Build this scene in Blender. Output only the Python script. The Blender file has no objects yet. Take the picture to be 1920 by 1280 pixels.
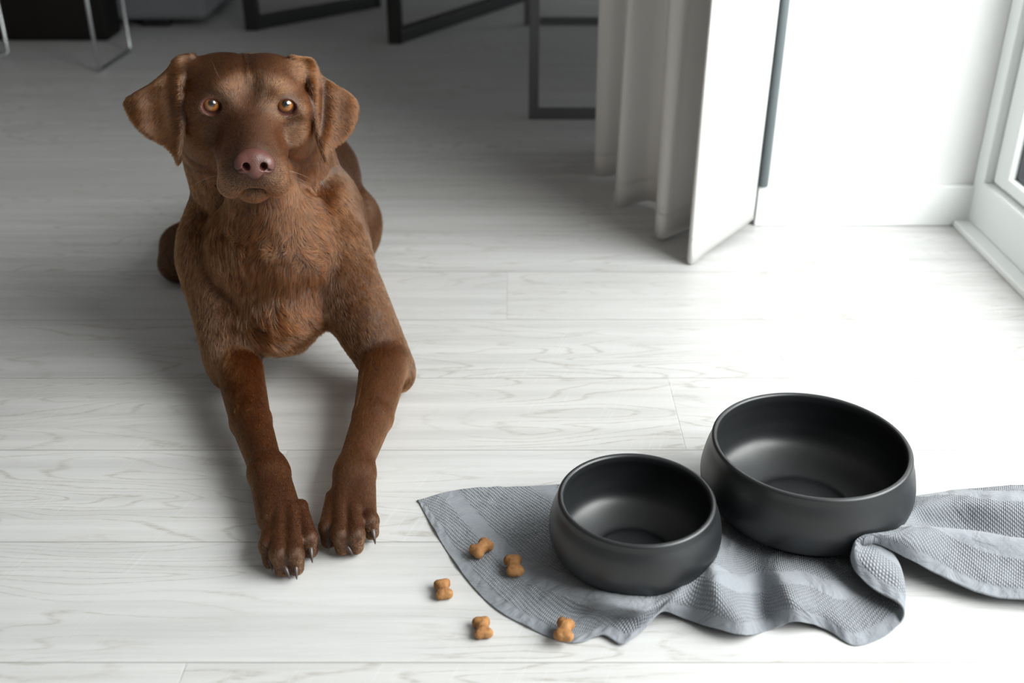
import bpy, bmesh, math, random
import numpy as np
from mathutils import Vector, Matrix, noise as mnoise
random.seed(7); RNG = np.random.default_rng(11)
S = bpy.context.scene
COL = S.collection
PI = math.pi
DOG_ONLY = False

# ------------------------------------------------------------------ camera
H = 0.75; TH = math.radians(28.0); FPX = 2000.0
cth, sth = math.cos(TH), math.sin(TH)
cam_d = bpy.data.cameras.new('camera'); cam = bpy.data.objects.new('camera', cam_d); COL.objects.link(cam)
cam.location = (0, 0, H); cam.rotation_euler = (PI/2 - TH, 0, 0)
cam_d.sensor_width = 36.0; cam_d.lens = 36.0*FPX/1920.0
cam_d.clip_start = 0.02; cam_d.clip_end = 100
cam_d.dof.use_dof = True; cam_d.dof.focus_distance = 1.24; cam_d.dof.aperture_fstop = 4.0
S.camera = cam
# ------------------------------------------------------------------ colour management
S.view_settings.view_transform = 'Standard'; S.view_settings.look = 'None'
S.view_settings.exposure = 0.0; S.view_settings.gamma = 1.0
S.view_settings.use_curve_mapping = False
# ------------------------------------------------------------------ daylight: overcast sky through the glazed door
w = bpy.data.worlds.new('sky'); S.world = w; w.use_nodes = True
wn, wl = w.node_tree.nodes, w.node_tree.links
bg = wn['Background']; bg.inputs['Color'].default_value = (0.90, 0.96, 1.0, 1); bg.inputs['Strength'].default_value = 0.75
# area lamp added outside the glazed door, standing in for its daylight
ld = bpy.data.lights.new('door_daylight', 'AREA'); ld.shape = 'RECTANGLE'; ld.size = 2.0; ld.size_y = 1.6
ld.energy = 176; ld.color = (1.0, 0.985, 0.965)
lo = bpy.data.objects.new('door_daylight', ld); COL.objects.link(lo)
lo.location = (1.60, 0.50, 1.45); lo.rotation_euler = Vector((-1, 0.15, -0.2)).to_track_quat('-Z', 'Y').to_euler()
S.cycles.max_bounces = 8; S.cycles.diffuse_bounces = 5; S.cycles.sample_clamp_indirect = 6.0

# ------------------------------------------------------------------ helpers
def P(u, v, z):
    xc, yc = (u-960)/FPX, (640-v)/FPX
    t = (H-z)/(sth - yc*cth)
    return Vector((xc*t, t*(cth + yc*sth), z))
def PY(u, v, Y):
    xc, yc = (u-960)/FPX, (640-v)/FPX
    t = Y/(cth + yc*sth)
    return Vector((xc*t, Y, H - t*sth + yc*t*cth))
def depth(p): return p[1]*cth + (H-p[2])*sth

def link(name, data, parent=None, kind=None):
    o = bpy.data.objects.new(name, data); COL.objects.link(o)
    if parent: o.parent = parent
    if kind: o['kind'] = kind
    return o
def thing(name, label, cat, loc=(0,0,0), group=None):
    o = bpy.data.objects.new(name, None); COL.objects.link(o); o.location = loc
    o.empty_display_size = 0.05
    o['label'] = label; o['category'] = cat
    if group: o['group'] = group
    return o
def tag(o, label, cat, group=None):
    o['label'] = label; o['category'] = cat
    if group: o['group'] = group
    return o
def mesh_np(name, V, F, mat, parent=None, smooth=True, kind=None):
    me = bpy.data.meshes.new(name)
    V = np.asarray(V, dtype=np.float64)
    if parent is not None: V = V - np.array(parent.location)
    F = np.asarray(F)
    if F.dtype != object and F.ndim == 2:
        n = F.shape[1]
        me.vertices.add(len(V)); me.vertices.foreach_set('co', V.astype(np.float32).ravel())
        me.loops.add(F.size); me.loops.foreach_set('vertex_index', F.astype(np.int32).ravel())
        me.polygons.add(len(F)); me.polygons.foreach_set('loop_start', np.arange(0, F.size, n, dtype=np.int32))
        me.update(calc_edges=True); me.validate()
    else:
        me.from_pydata([tuple(v) for v in V], [], [tuple(f) for f in F]); me.update()
    if smooth: me.polygons.foreach_set('use_smooth', [True]*len(me.polygons))
    if mat: me.materials.append(mat)
    return link(name, me, parent, kind)
def bm_obj(name, bm, mat, parent=None, smooth=False, kind=None):
    if parent is not None: bmesh.ops.translate(bm, verts=bm.verts, vec=-Vector(parent.location))
    bmesh.ops.recalc_face_normals(bm, faces=bm.faces)
    me = bpy.data.meshes.new(name); bm.to_mesh(me); bm.free()
    if smooth:
        for p in me.polygons: p.use_smooth = True
    if mat: me.materials.append(mat)
    return link(name, me, parent, kind)
def add_box(bm, lo, hi, bevel=0.0, seg=2, mat=None):
    r = bmesh.ops.create_cube(bm, size=1.0)
    vs = r['verts']
    for v in vs:
        v.co = Vector([lo[i] + (v.co[i]+0.5)*(hi[i]-lo[i]) for i in range(3)])
        if mat is not None: v.co = mat @ v.co
    if bevel > 0:
        es = list({e for v in vs for e in v.link_edges})
        bmesh.ops.bevel(bm, geom=es, offset=bevel, segments=seg, affect='EDGES', profile=0.5)
def box(name, lo, hi, mat, parent=None, bevel=0.0, seg=2, kind=None):
    bm = bmesh.new(); add_box(bm, lo, hi, bevel, seg); return bm_obj(name, bm, mat, parent, bevel > 0 and seg > 2, kind)
def bar_between(bm, a, b, wx, wz, bevel=0.0):
    a, b = Vector(a), Vector(b); d = b-a; L = d.length; q = d.to_track_quat('Y', 'Z').to_matrix().to_4x4()
    m = Matrix.Translation(a) @ q
    add_box(bm, (-wx/2, 0, -wz/2), (wx/2, L, wz/2), bevel, 2, m)
def tube_np(pts, rads, n=16, caps=True):
    pts = [Vector(p) for p in pts]; V = []; F = []
    N = len(pts); up = None
    for i, p in enumerate(pts):
        t = (pts[min(i+1, N-1)] - pts[max(i-1, 0)]).normalized()
        if up is None:
            up = Vector((0, 0, 1)) if abs(t.z) < 0.9 else Vector((1, 0, 0))
        a = (up - t*up.dot(t)).normalized(); up = a; b = t.cross(a)
        r = rads[i] if hasattr(rads, '__len__') else rads
        for k in range(n):
            an = 2*PI*k/n; V.append(p + (a*math.cos(an) + b*math.sin(an))*r)
    for i in range(N-1):
        for k in range(n):
            F.append((i*n+k, i*n+(k+1) % n, (i+1)*n+(k+1) % n, (i+1)*n+k))
    if caps:
        F.append(tuple(range(n-1, -1, -1))); F.append(tuple((N-1)*n+k for k in range(n)))
    return V, F
def tube(name, pts, rads, mat, parent=None, n=16):
    V, F = tube_np(pts, rads, n)
    me = bpy.data.meshes.new(name)
    off = Vector(parent.location) if parent else Vector()
    me.from_pydata([tuple(v-off) for v in V], [], F); me.update()
    for p in me.polygons: p.use_smooth = len(p.vertices) == 4
    me.materials.append(mat); return link(name, me, parent)

# ------------------------------------------------------------------ materials
def mat(name, color=(0.8, 0.8, 0.8), rough=0.5, metal=0.0, spec=0.5, **kw):
    m = bpy.data.materials.new(name); m.use_nodes = True
    b = m.node_tree.nodes['Principled BSDF']
    b.inputs['Base Color'].default_value = (*color, 1); b.inputs['Roughness'].default_value = rough
    b.inputs['Metallic'].default_value = metal; b.inputs['Specular IOR Level'].default_value = spec
    for k, v in kw.items(): b.inputs[k.replace('_', ' ')].default_value = v
    return m
class NT:
    def __init__(s, m): s.t = m.node_tree; s.n = s.t.nodes; s.b = s.n['Principled BSDF']
    def add(s, typ, **kw):
        nd = s.n.new(typ)
        for k, v in kw.items(): setattr(nd, k, v)
        return nd
    def link(s, a, b): s.t.links.new(a, b)
    def math(s, op, a, b=None, c=None, clamp=False):
        nd = s.n.new('ShaderNodeMath'); nd.operation = op; nd.use_clamp = clamp
        for i, x in enumerate((a, b, c)):
            if x is None: continue
            if isinstance(x, (int, float)): nd.inputs[i].default_value = x
            else: s.link(x, nd.inputs[i])
        return nd.outputs[0]
    def noise(s, vec, scale, detail=4, rough=0.5, dist=0.0, dim='3D'):
        nd = s.n.new('ShaderNodeTexNoise'); nd.noise_dimensions = dim
        nd.inputs['Scale'].default_value = scale; nd.inputs['Detail'].default_value = detail
        nd.inputs['Roughness'].default_value = rough; nd.inputs['Distortion'].default_value = dist
        if vec is not None: s.link(vec, nd.inputs['Vector'])
        return nd.outputs['Fac']
    def ramp(s, fac, stops):
        nd = s.n.new('ShaderNodeValToRGB'); e = nd.color_ramp.elements
        while len(e) < len(stops): e.new(0.5)
        for i, (p, c) in enumerate(stops):
            e[i].position = p; e[i].color = (*c, 1) if len(c) == 3 else c
        s.link(fac, nd.inputs['Fac']); return nd.outputs['Color']
    def maprange(s, v, a, b, c, d, smooth=False):
        nd = s.n.new('ShaderNodeMapRange')
        if smooth: nd.interpolation_type = 'SMOOTHSTEP'
        for i, x in enumerate((a, b, c, d)): nd.inputs[i+1].default_value = x
        s.link(v, nd.inputs[0]); return nd.outputs[0]
    def mix(s, fac, a, b, mode='MIX'):
        nd = s.n.new('ShaderNodeMix'); nd.data_type = 'RGBA'; nd.blend_type = mode
        if isinstance(fac, (int, float)): nd.inputs[0].default_value = fac
        else: s.link(fac, nd.inputs[0])
        for i, x in ((6, a), (7, b)):
            if isinstance(x, tuple): nd.inputs[i].default_value = (*x, 1)
            else: s.link(x, nd.inputs[i])
        return nd.outputs[2]
    def combine(s, x, y, z):
        nd = s.n.new('ShaderNodeCombineXYZ')
        for i, q in enumerate((x, y, z)):
            if isinstance(q, (int, float)): nd.inputs[i].default_value = q
            else: s.link(q, nd.inputs[i])
        return nd.outputs[0]
    def sep(s, v):
        nd = s.n.new('ShaderNodeSeparateXYZ'); s.link(v, nd.inputs[0]); return nd.outputs
    def coord(s, which='Object'): return s.n.new('ShaderNodeTexCoord').outputs[which]
    def bump(s, h, strength=0.3, dist=0.01, prev=None):
        nd = s.n.new('ShaderNodeBump'); nd.inputs['Strength'].default_value = strength
        nd.inputs['Distance'].default_value = dist; s.link(h, nd.inputs['Height'])
        if prev is not None: s.link(prev, nd.inputs['Normal'])
        return nd.outputs[0]

def make_floor_mat():
    m = mat('whitewashed_oak', rough=0.42, spec=0.4); t = NT(m)
    pos = t.coord('Object'); X, Y, Z = t.sep(pos)
    PW = 0.1815; Y0 = 0.757
    row = t.math('DIVIDE', t.math('SUBTRACT', Y, Y0), PW)
    ri = t.math('FLOOR', row); rf = t.math('SUBTRACT', row, ri)
    wn_ = t.add('ShaderNodeTexWhiteNoise', noise_dimensions='1D'); t.link(ri, wn_.inputs['W'])
    xoff = t.math('MULTIPLY', wn_.outputs['Value'], 1.9)
    xs = t.math('DIVIDE', t.math('ADD', X, xoff), 1.9)
    xi = t.math('FLOOR', xs); xf = t.math('SUBTRACT', xs, xi)
    wn2 = t.add('ShaderNodeTexWhiteNoise', noise_dimensions='2D'); t.link(t.combine(ri, xi, 0), wn2.inputs['Vector'])
    rnd = wn2.outputs['Value']
    # seams
    e1 = t.math('MINIMUM', rf, t.math('SUBTRACT', 1.0, rf)); e1 = t.math('MULTIPLY', e1, PW)
    e2 = t.math('MINIMUM', xf, t.math('SUBTRACT', 1.0, xf)); e2 = t.math('MULTIPLY', e2, 1.9)
    seam1 = t.maprange(e1, 0.0004, 0.0016, 1, 0, True); seam2 = t.maprange(e2, 0.0003, 0.0013, 1, 0, True)
    seam = t.math('MAXIMUM', seam1, t.math('MULTIPLY', seam2, 0.4))
    # grain coordinates, different per board
    gx = t.math('ADD', X, t.math('MULTIPLY', rnd, 37.0)); gy = t.math('ADD', Y, t.math('MULTIPLY', rnd, 11.0))
    gv = t.combine(t.math('MULTIPLY', gx, 1.0), t.math('MULTIPLY', gy, 7.0), 0.0)
    big = t.noise(gv, 1.5, 2, 0.45, 0.4)
    fine_w = t.noise(t.combine(t.math('MULTIPLY', gx, 30.0), t.math('MULTIPLY', gy, 60.0), 0), 1.0, 2, 0.5)
    rings = t.math('FRACT', t.math('ADD', t.math('MULTIPLY', big, 21.0), t.math('MULTIPLY', fine_w, 0.35)))
    line = t.maprange(t.math('ABSOLUTE', t.math('SUBTRACT', rings, 0.5)), 0.0, 0.17, 1, 0, True)
    patch = t.noise(t.combine(t.math('MULTIPLY', gx, 2.2), t.math('MULTIPLY', gy, 5.0), 0), 1.0, 3, 0.6)
    patch = t.maprange(patch, 0.38, 0.60, 0, 1, True)
    brk = t.noise(t.combine(t.math('MULTIPLY', gx, 60.0), t.math('MULTIPLY', gy, 300.0), 0), 1.0, 3, 0.65)
    brk = t.maprange(brk, 0.35, 0.62, 0.15, 1.0)
    line = t.math('MULTIPLY', t.math('MULTIPLY', line, brk), t.math('ADD', t.math('MULTIPLY', patch, 0.85), 0.15))
    pores = t.noise(t.combine(t.math('MULTIPLY', gx, 14.0), t.math('MULTIPLY', gy, 420.0), 0), 1.0, 4, 0.7)
    pores = t.maprange(pores, 0.55, 0.76, 0, 1)
    streak = t.noise(t.combine(t.math('MULTIPLY', gx, 1.6), t.math('MULTIPLY', gy, 40.0), 0), 1.0, 4, 0.6)
    base = t.ramp(streak, [(0.25, (0.44, 0.436, 0.43)), (0.55, (0.535, 0.53, 0.525)), (0.8, (0.59, 0.585, 0.58))])
    tint = t.ramp(rnd, [(0, (0.95, 0.945, 0.94)), (0.5, (1, 1, 1)), (1, (0.97, 0.975, 0.98))])
    c = t.mix(1.0, base, tint, 'MULTIPLY')
    c = t.mix(t.math('MULTIPLY', pores, 0.42), c, (0.42, 0.40, 0.38))
    c = t.mix(t.math('MULTIPLY', line, 0.75), c, (0.33, 0.305, 0.28))
    # cross-cut saw marks of the brushed boards
    saw = t.noise(t.combine(t.math('MULTIPLY', t.math('ADD', gx, t.math('MULTIPLY', gy, -0.35)), 260.0), t.math('MULTIPLY', gy, 9.0), 0), 1.0, 2, 0.6)
    saw = t.maprange(saw, 0.6, 0.72, 0, 1)
    c = t.mix(t.math('MULTIPLY', t.math('MULTIPLY', saw, patch), 0.12), c, (0.85, 0.85, 0.84))
    c = t.mix(t.math('MULTIPLY', seam, 0.5), c, (0.22, 0.21, 0.20))
    t.link(c, t.b.inputs['Base Color'])
    h = t.math('SUBTRACT', 1.0, t.math('ADD', t.math('MULTIPLY', line, 0.5), t.math('ADD', t.math('MULTIPLY', pores, 0.35), seam)))
    t.link(t.bump(h, 0.35, 0.0012), t.b.inputs['Normal'])
    r = t.math('ADD', 0.40, t.math('MULTIPLY', line, 0.2)); t.link(r, t.b.inputs['Roughness'])
    return m
M_FLOOR = make_floor_mat()
def plaster(name, col):
    m = mat(name, col, 0.7, spec=0.3); t = NT(m)
    t.link(t.bump(t.noise(t.coord(), 180, 3), 0.08, 0.002), t.b.inputs['Normal']); return m
M_WALL = plaster('white_paint_wall', (0.80, 0.80, 0.795))
M_GREYWALL = plaster('grey_paint_wall', (0.26, 0.25, 0.24))
M_DIMWALL = plaster('taupe_paint_wall', (0.45, 0.44, 0.43))
M_TRIM = mat('white_lacquer_trim', (0.80, 0.815, 0.81), 0.35)
M_FRAME = mat('white_window_frame', (0.76, 0.79, 0.78), 0.35)
M_GASKET = mat('dark_gasket', (0.05, 0.05, 0.055), 0.6)
M_DECK = mat('balcony_tiles', (0.22, 0.24, 0.26), 0.6)
M_RAIL = mat('balcony_panel_grey', (0.10, 0.12, 0.15), 0.5)
def make_glass():
    m = bpy.data.materials.new('window_glass'); m.use_nodes = True; n = m.node_tree.nodes; l = m.node_tree.links
    n.remove(n['Principled BSDF']); out = n['Material Output']
    tr = n.new('ShaderNodeBsdfTransparent'); tr.inputs[0].default_value = (0.93, 0.95, 0.95, 1)
    gl = n.new('ShaderNodeBsdfGlossy'); gl.inputs['Roughness'].default_value = 0.02
    lw = n.new('ShaderNodeLayerWeight'); lw.inputs[0].default_value = 0.5
    pw = n.new('ShaderNodeMath'); pw.operation = 'POWER'; pw.inputs[1].default_value = 5.0; l.new(lw.outputs['Facing'], pw.inputs[0])
    fr = n.new('ShaderNodeMath'); fr.operation = 'MULTIPLY_ADD'; fr.inputs[1].default_value = 0.6; fr.inputs[2].default_value = 0.03; l.new(pw.outputs[0], fr.inputs[0])
    mx = n.new('ShaderNodeMixShader'); l.new(fr.outputs[0], mx.inputs[0]); l.new(tr.outputs[0], mx.inputs[1]); l.new(gl.outputs[0], mx.inputs[2])
    l.new(mx.outputs[0], out.inputs[0]); return m
M_GLASS = make_glass()
M_CHROME = mat('chrome_rod', (0.55, 0.56, 0.57), 0.25, 1.0)
M_STEEL = mat('dark_grey_steel', (0.15, 0.15, 0.155), 0.42, 0.5)
M_BLACKWOOD = mat('black_stained_wood', (0.008, 0.007, 0.007), 0.45)
M_BLACKLEATHER = mat('black_brown_leather', (0.004, 0.0025, 0.002), 0.6, spec=0.3)
def fabric(name, col, scale=900):
    m = mat(name, col, 0.9, spec=0.2, Sheen_Weight=0.15); t = NT(m)
    t.link(t.bump(t.noise(t.coord(), scale, 2), 0.25, 0.002), t.b.inputs['Normal']); return m
M_SOFA = fabric('grey_sofa_fabric', (0.20, 0.20, 0.215), 500)

# ------------------------------------------------------------------ room shell
def build_room():
    box('floor', (-3.2, -2.2, -0.05), (0.86, 5.6, 0.0), M_FLOOR, kind='structure')
    box('ceiling', (-3.2, -2.2, 2.5), (0.98, 5.6, 2.6), M_DIMWALL, kind='structure')
    box('wall_left', (-3.3, -2.2, 0), (-3.2, 5.6, 2.5), M_GREYWALL, kind='structure')
    box('wall_front', (-3.3, -2.3, 0), (0.98, -2.2, 2.5), M_DIMWALL, kind='structure')
    box('wall_rear', (-3.3, 5.6, 0), (3.0, 5.7, 2.5), M_GREYWALL, kind='structure')
    # right wall with the glazed balcony door opening  Y -1.0 .. 1.85
    bm = bmesh.new()
    add_box(bm, (0.86, -2.2, 0.0), (0.98, -1.0, 2.5)); add_box(bm, (0.86, -1.0, 2.22), (0.98, 1.87, 2.5))
    bm_obj('wall_right', bm, M_WALL, kind='structure')
    box('wall_back', (0.474, 1.887, 0.0), (3.0, 2.12, 2.5), M_WALL, kind='structure')
    bm = bmesh.new(); add_box(bm, (0.455, 1.873, 0.0), (0.86, 1.8868, 0.078), 0.002, 1)
    bm_obj('baseboard_back', bm, M_TRIM, kind='structure')
    box('trim_1', (0.828, -1.0, 0.0), (0.862, 1.873, 0.012), M_TRIM, bevel=0.002, kind='structure')
    bm = bmesh.new(); r_ = bmesh.ops.create_cone(bm, segments=32, radius1=.0095, radius2=.0095, depth=2.42, cap_ends=True)  # added rod standing in for the shaded gap between curtain and wall
    bmesh.ops.translate(bm, verts=bm.verts, vec=(.4640, 1.8770, .078+1.21))
    bm_obj('gap_shade_rod', bm, mat('blue_grey_gap_shade', (0.20, 0.235, 0.25), 0.5), kind='structure', smooth=True)
    # glazed door: fixed frame, two sashes
    d = bpy.data.objects.new('door_1', None); COL.objects.link(d); d['kind'] = 'structure'
    bm = bmesh.new()
    add_box(bm, (0.855, 1.843, 0.012), (0.955, 1.885, 2.22), 0.003)
    add_box(bm, (0.855, -1.00, 0.012), (0.955, -0.93, 2.22), 0.003)
    add_box(bm, (0.856, -0.95, 0.012), (0.954, 1.85, 0.095), 0.003)
    add_box(bm, (0.856, -0.95, 2.15), (0.954, 1.85, 2.22), 0.003)
    bm_obj('door_frame', bm, M_FRAME, d)
    for (y0, y1) in ((-0.925, -0.285), (-0.275, 1.840)):
        bm = bmesh.new()
        for lo, hi in (((0.870, y0, 0.098), (0.935, y0+0.055, 2.148)), ((0.870, y1-0.055, 0.098), (0.935, y1, 2.148)),
                       ((0.871, y0+0.05, 0.098), (0.934, y1-0.05, 0.122)), ((0.871, y0+0.05, 2.09), (0.934, y1-0.05, 2.148))):
            add_box(bm, lo, hi, 0.004)
        bm_obj('sash', bm, M_FRAME, d)
        bm = bmesh.new()
        for lo, hi in (((0.884, y0+0.053, 0.121), (0.922, y0+0.060, 2.10)), ((0.884, y1-0.060, 0.121), (0.922, y1-0.053, 2.10)),
                       ((0.884, y0+0.055, 0.120), (0.922, y1-0.055, 0.127))):
            add_box(bm, lo, hi)
        bm_obj('gasket', bm, M_GASKET, d)
        box('pane', (0.900, y0+0.058, 0.124), (0.905, y1-0.058, 2.092), M_GLASS, d)
    # outside
    box('ground', (0.98, -6, -0.10), (2.6, 1.885, -0.04), M_DECK, kind='structure')
    r = thing('balcony_railing', 'grey balcony parapet panel outside the glazed door at right', 'railing', (2.2, 0, -0.04))
    box('panel', (2.2, -6, -0.04), (2.24, 1.88, 0.36), M_RAIL, r)
    box('handrail', (2.18, -6, 0.36), (2.26, 1.88, 0.40), M_RAIL, r)

# ------------------------------------------------------------------ curtain
def catmull(pts, n):
    pts = [np.array(p, float) for p in pts]; out = []
    Q = [2*pts[0]-pts[1]] + pts + [2*pts[-1]-pts[-2]]
    for i in range(1, len(Q)-2):
        for k in range(n):
            t = k/n; a, b, c, d = Q[i-1], Q[i], Q[i+1], Q[i+2]
            out.append(0.5*((2*b)+(-a+c)*t+(2*a-5*b+4*c-d)*t*t+(-a+3*b-3*c+d)*t**3))
    out.append(Q[-2]); return np.array(out)
def build_curtain():
    # plan of the lower hem, wall end first; (x, y, hem height)
    plan = [(0.448, 1.862, .018), (0.400, 1.800, .014), (0.345, 1.735, .008), (0.311, 1.690, .004), (0.308, 1.715, .006), (0.335, 1.790, .012),
            (0.335, 1.835, .014), (0.300, 1.812, .010), (0.272, 1.790, .008), (0.262, 1.815, .008), (0.285, 1.90, .010), (0.292, 1.955, .012),
            (0.262, 1.975, .012), (0.215, 1.950, .010), (0.202, 1.965, .010), (0.215, 2.03, .010), (0.248, 2.10, .012), (0.235, 2.135, .012),
            (0.190, 2.125, .010), (0.174, 2.150, .010), (0.20, 2.20, .010), (0.245, 2.27, .01), (0.262, 2.31, .01), (0.255, 2.35, .01)]
    c = catmull(plan, 9); n = len(c); rows = 40; V = []; F = []
    cen = catmull([(p[0]*0.35+0.65*(0.30-0.0*i), p[1], p[2]) for i, p in enumerate(plan)], 9)
    for j in range(rows+1):
        f = j/rows; z = f**1.15*2.42
        for i in range(n):
            x, y, z0 = c[i]
            k = 0.10*f
            wob = 0.004*math.sin(3*f*PI + i*0.35)*min(1, f*4)
            V.append((x + wob, y + 0.5*wob, z0 + z*(1 - z0/2.42)))
    for j in range(rows):
        for i in range(n-1):
            a = j*n+i; F.append((a, a+1, a+n+1, a+n))
    m = mat('linen_curtain', (0.84, 0.83, 0.815), 0.85, spec=0.2); t = NT(m)
    pos = t.coord(); x, y, z = t.sep(pos)
    wv = t.noise(t.combine(t.math('MULTIPLY', x, 500.0), t.math('MULTIPLY', y, 500.0), t.math('MULTIPLY', z, 90.0)), 1.0, 2)
    t.link(t.bump(wv, 0.2, 0.001), t.b.inputs['Normal'])
    # a little daylight passes the cloth
    trl = t.add('ShaderNodeBsdfTranslucent'); trl.inputs[0].default_value = (0.78, 0.77, 0.75, 1)
    mx = t.add('ShaderNodeMixShader'); mx.inputs[0].default_value = 0.27
    t.link(t.b.outputs[0], mx.inputs[1]); t.link(trl.outputs[0], mx.inputs[2]); t.link(mx.outputs[0], t.n['Material Output'].inputs[0])
    th = thing('curtain', 'light grey floor-length curtain gathered in folds beside the bright wall', 'curtain', (0.3, 1.9, 0.0))
    o = mesh_np('curtain_cloth', V, F, m, th)
    so = o.modifiers.new('solid', 'SOLIDIFY'); so.thickness = 0.003; so.offset = 0
    # stitched hem line, a narrow folded band
    V2 = []; F2 = []
    for f in (0.045, 0.048):
        for i in range(n):
            g = (f/2.42)**(1/1.15); x, y, z0 = c[i]; V2.append((x, y, z0 + f))
    for i in range(n-1): F2.append((i, i+1, n+i+1, n+i))
    o2 = mesh_np('hem_stitch', V2, F2, m, th); so = o2.modifiers.new('solid', 'SOLIDIFY'); so.thickness = 0.0042; so.offset = 0

# ------------------------------------------------------------------ background furniture
def build_furniture():
    # grey table frame loops
    t = thing('table', 'tall table on dark grey square steel loop legs behind the curtain', 'table', (0.053, 2.586, 0))
    for y in (2.586, 3.70):
        bm = bmesh.new(); x0, x1 = 0.053, 0.86; w_ = 0.024
        add_box(bm, (x0-w_/2, y-w_/2, 0), (x0+w_/2, y+w_/2, 0.72), 0.0015)
        add_box(bm, (x1-w_/2, y-w_/2, 0), (x1+w_/2, y+w_/2, 0.72), 0.0015)
        add_box(bm, (x0, y-w_/2+.0005, 0), (x1, y+w_/2-.0005, w_), 0.0015)
        add_box(bm, (x0, y-w_/2+.0005, 0.72-w_), (x1, y+w_/2-.0005, 0.72), 0.0015)
        bm_obj('leg_frame', bm, M_STEEL, t)
    box('table_top', (-0.02, 2.50, 0.72), (0.93, 3.80, 0.75), M_BLACKWOOD, t, 0.003)
    # black sled-leg armchair
    a = thing('armchair', 'black armchair standing on two wide wooden sled loops', 'chair', (-0.4, 3.8, 0))
    for p0, p1 in ((P(474, 44, 0.02), P(702, 2, 0.02)), (P(742, 68, 0.02), P(985, -12, 0.02))):
        bm = bmesh.new()
        p0 = Vector((p0.x, p0.y, 0.02)); p1 = Vector((p1.x, p1.y, 0.02))
        bar_between(bm, p0, p1, 0.045, 0.04, 0.004)
        for q in (p0, p1):
            dx = (p1-p0).normalized()
            bar_between(bm, Vector((q.x, q.y, 0.0)), Vector((q.x, q.y, 0.42)), 0.045, 0.045, 0.004)
        bar_between(bm, Vector((p0.x, p0.y, 0.42)), Vector((p1.x, p1.y, 0.42)), 0.045, 0.04, 0.004)
        bm_obj('sled_leg', bm, M_BLACKWOOD, a)
    bm = bmesh.new(); c = (P(474, 44, 0)+P(702, 2, 0)+P(742, 68, 0)+P(985, -12, 0))/4
    mt = Matrix.Translation((c.x, c.y, 0.44)) @ Matrix.Rotation(math.radians(-38), 4, 'Z')
    add_box(bm, (-0.27, -0.27, 0), (0.27, 0.27, 0.12), 0.03, 3, mt); bm_obj('seat', bm, M_BLACKLEATHER, a)
    # grey sofa
    s = thing('sofa', 'grey fabric sofa on black block feet at top left', 'sofa', (-1.8, 4.0, 0))
    z0 = 0.025
    A = P(205, 38.5, z0); B = P(386, 38, z0); C = P(428, 0, z0)
    ex = (B-A).normalized(); ey = (C-B); ey = (ey - ex*ey.dot(ex)).normalized(); A2 = B - ex*1.9
    def slab(nm, h0, h1, mm, inset=0.0, bev=0.02, dep=0.85):
        bm = bmesh.new()
        m4 = Matrix(((ex.x, ey.x, 0, A2.x), (ex.y, ey.y, 0, A2.y), (0, 0, 1, 0), (0, 0, 0, 1)))
        add_box(bm, (inset, inset, h0), (1.9-inset, dep-inset, h1), bev, 3, m4); return bm_obj(nm, bm, mm, s)
    slab('base', z0, 0.34, M_SOFA); slab('seat_cushion', 0.34, 0.46, M_SOFA, 0.015, 0.04)
    for (dx, dy) in ((0.07, 0.03), (1.68, 0.0), (0.07, 0.70), (1.68, 0.70)):
        bm = bmesh.new(); m4 = Matrix(((ex.x, ey.x, 0, A2.x), (ex.y, ey.y, 0, A2.y), (0, 0, 1, 0), (0, 0, 0, 1)))
        add_box(bm, (dx, dy+0.02, 0), (dx+0.09, dy+0.11, z0+0.001), 0.004, 2, m4); bm_obj('foot', bm, M_BLACKWOOD, s)
    # black bench
    b = thing('ottoman', 'low black leather ottoman in front of the grey sofa', 'ottoman', (-1.8, 3.4, 0))
    q = P(208, 77, 0)
    box('body', (q.x-1.1, q.y-0.01, 0.0), (q.x, q.y+0.13, 0.36), M_BLACKLEATHER, b, 0.02, 4)
    # wire legs of a side table
    t = thing('side_table', 'side table on thin chrome hairpin wire legs at the top left', 'table', (-1.3, 3.2, 0))
    F1, F2, F3 = P(187, 137, 0), P(245, 98, 0), P(17, 106, 0)
    F4 = F3 + Vector((-0.16, -0.17, 0))
    zt = 0.5; r = 0.0055
    for a_, b_ in ((F1, F2), (F3, F4)):
        pts = [Vector((a_.x, a_.y, zt)), Vector((a_.x, a_.y, r*3)), Vector((a_.x, a_.y, r)) + (b_-a_)*0.04, Vector((b_.x, b_.y, r)) + (a_-b_)*0.04,
               Vector((b_.x, b_.y, r*3)), Vector((b_.x, b_.y, zt))]
        tube('leg', pts, r, M_CHROME, t, 12)
    cx = (F1.x+F4.x)/2; cy = (F1.y+F2.y)/2
    box('table_top', (cx-0.36, cy-0.24, zt), (cx+0.32, cy+0.16, zt+0.02), M_BLACKWOOD, t, 0.003)

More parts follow.
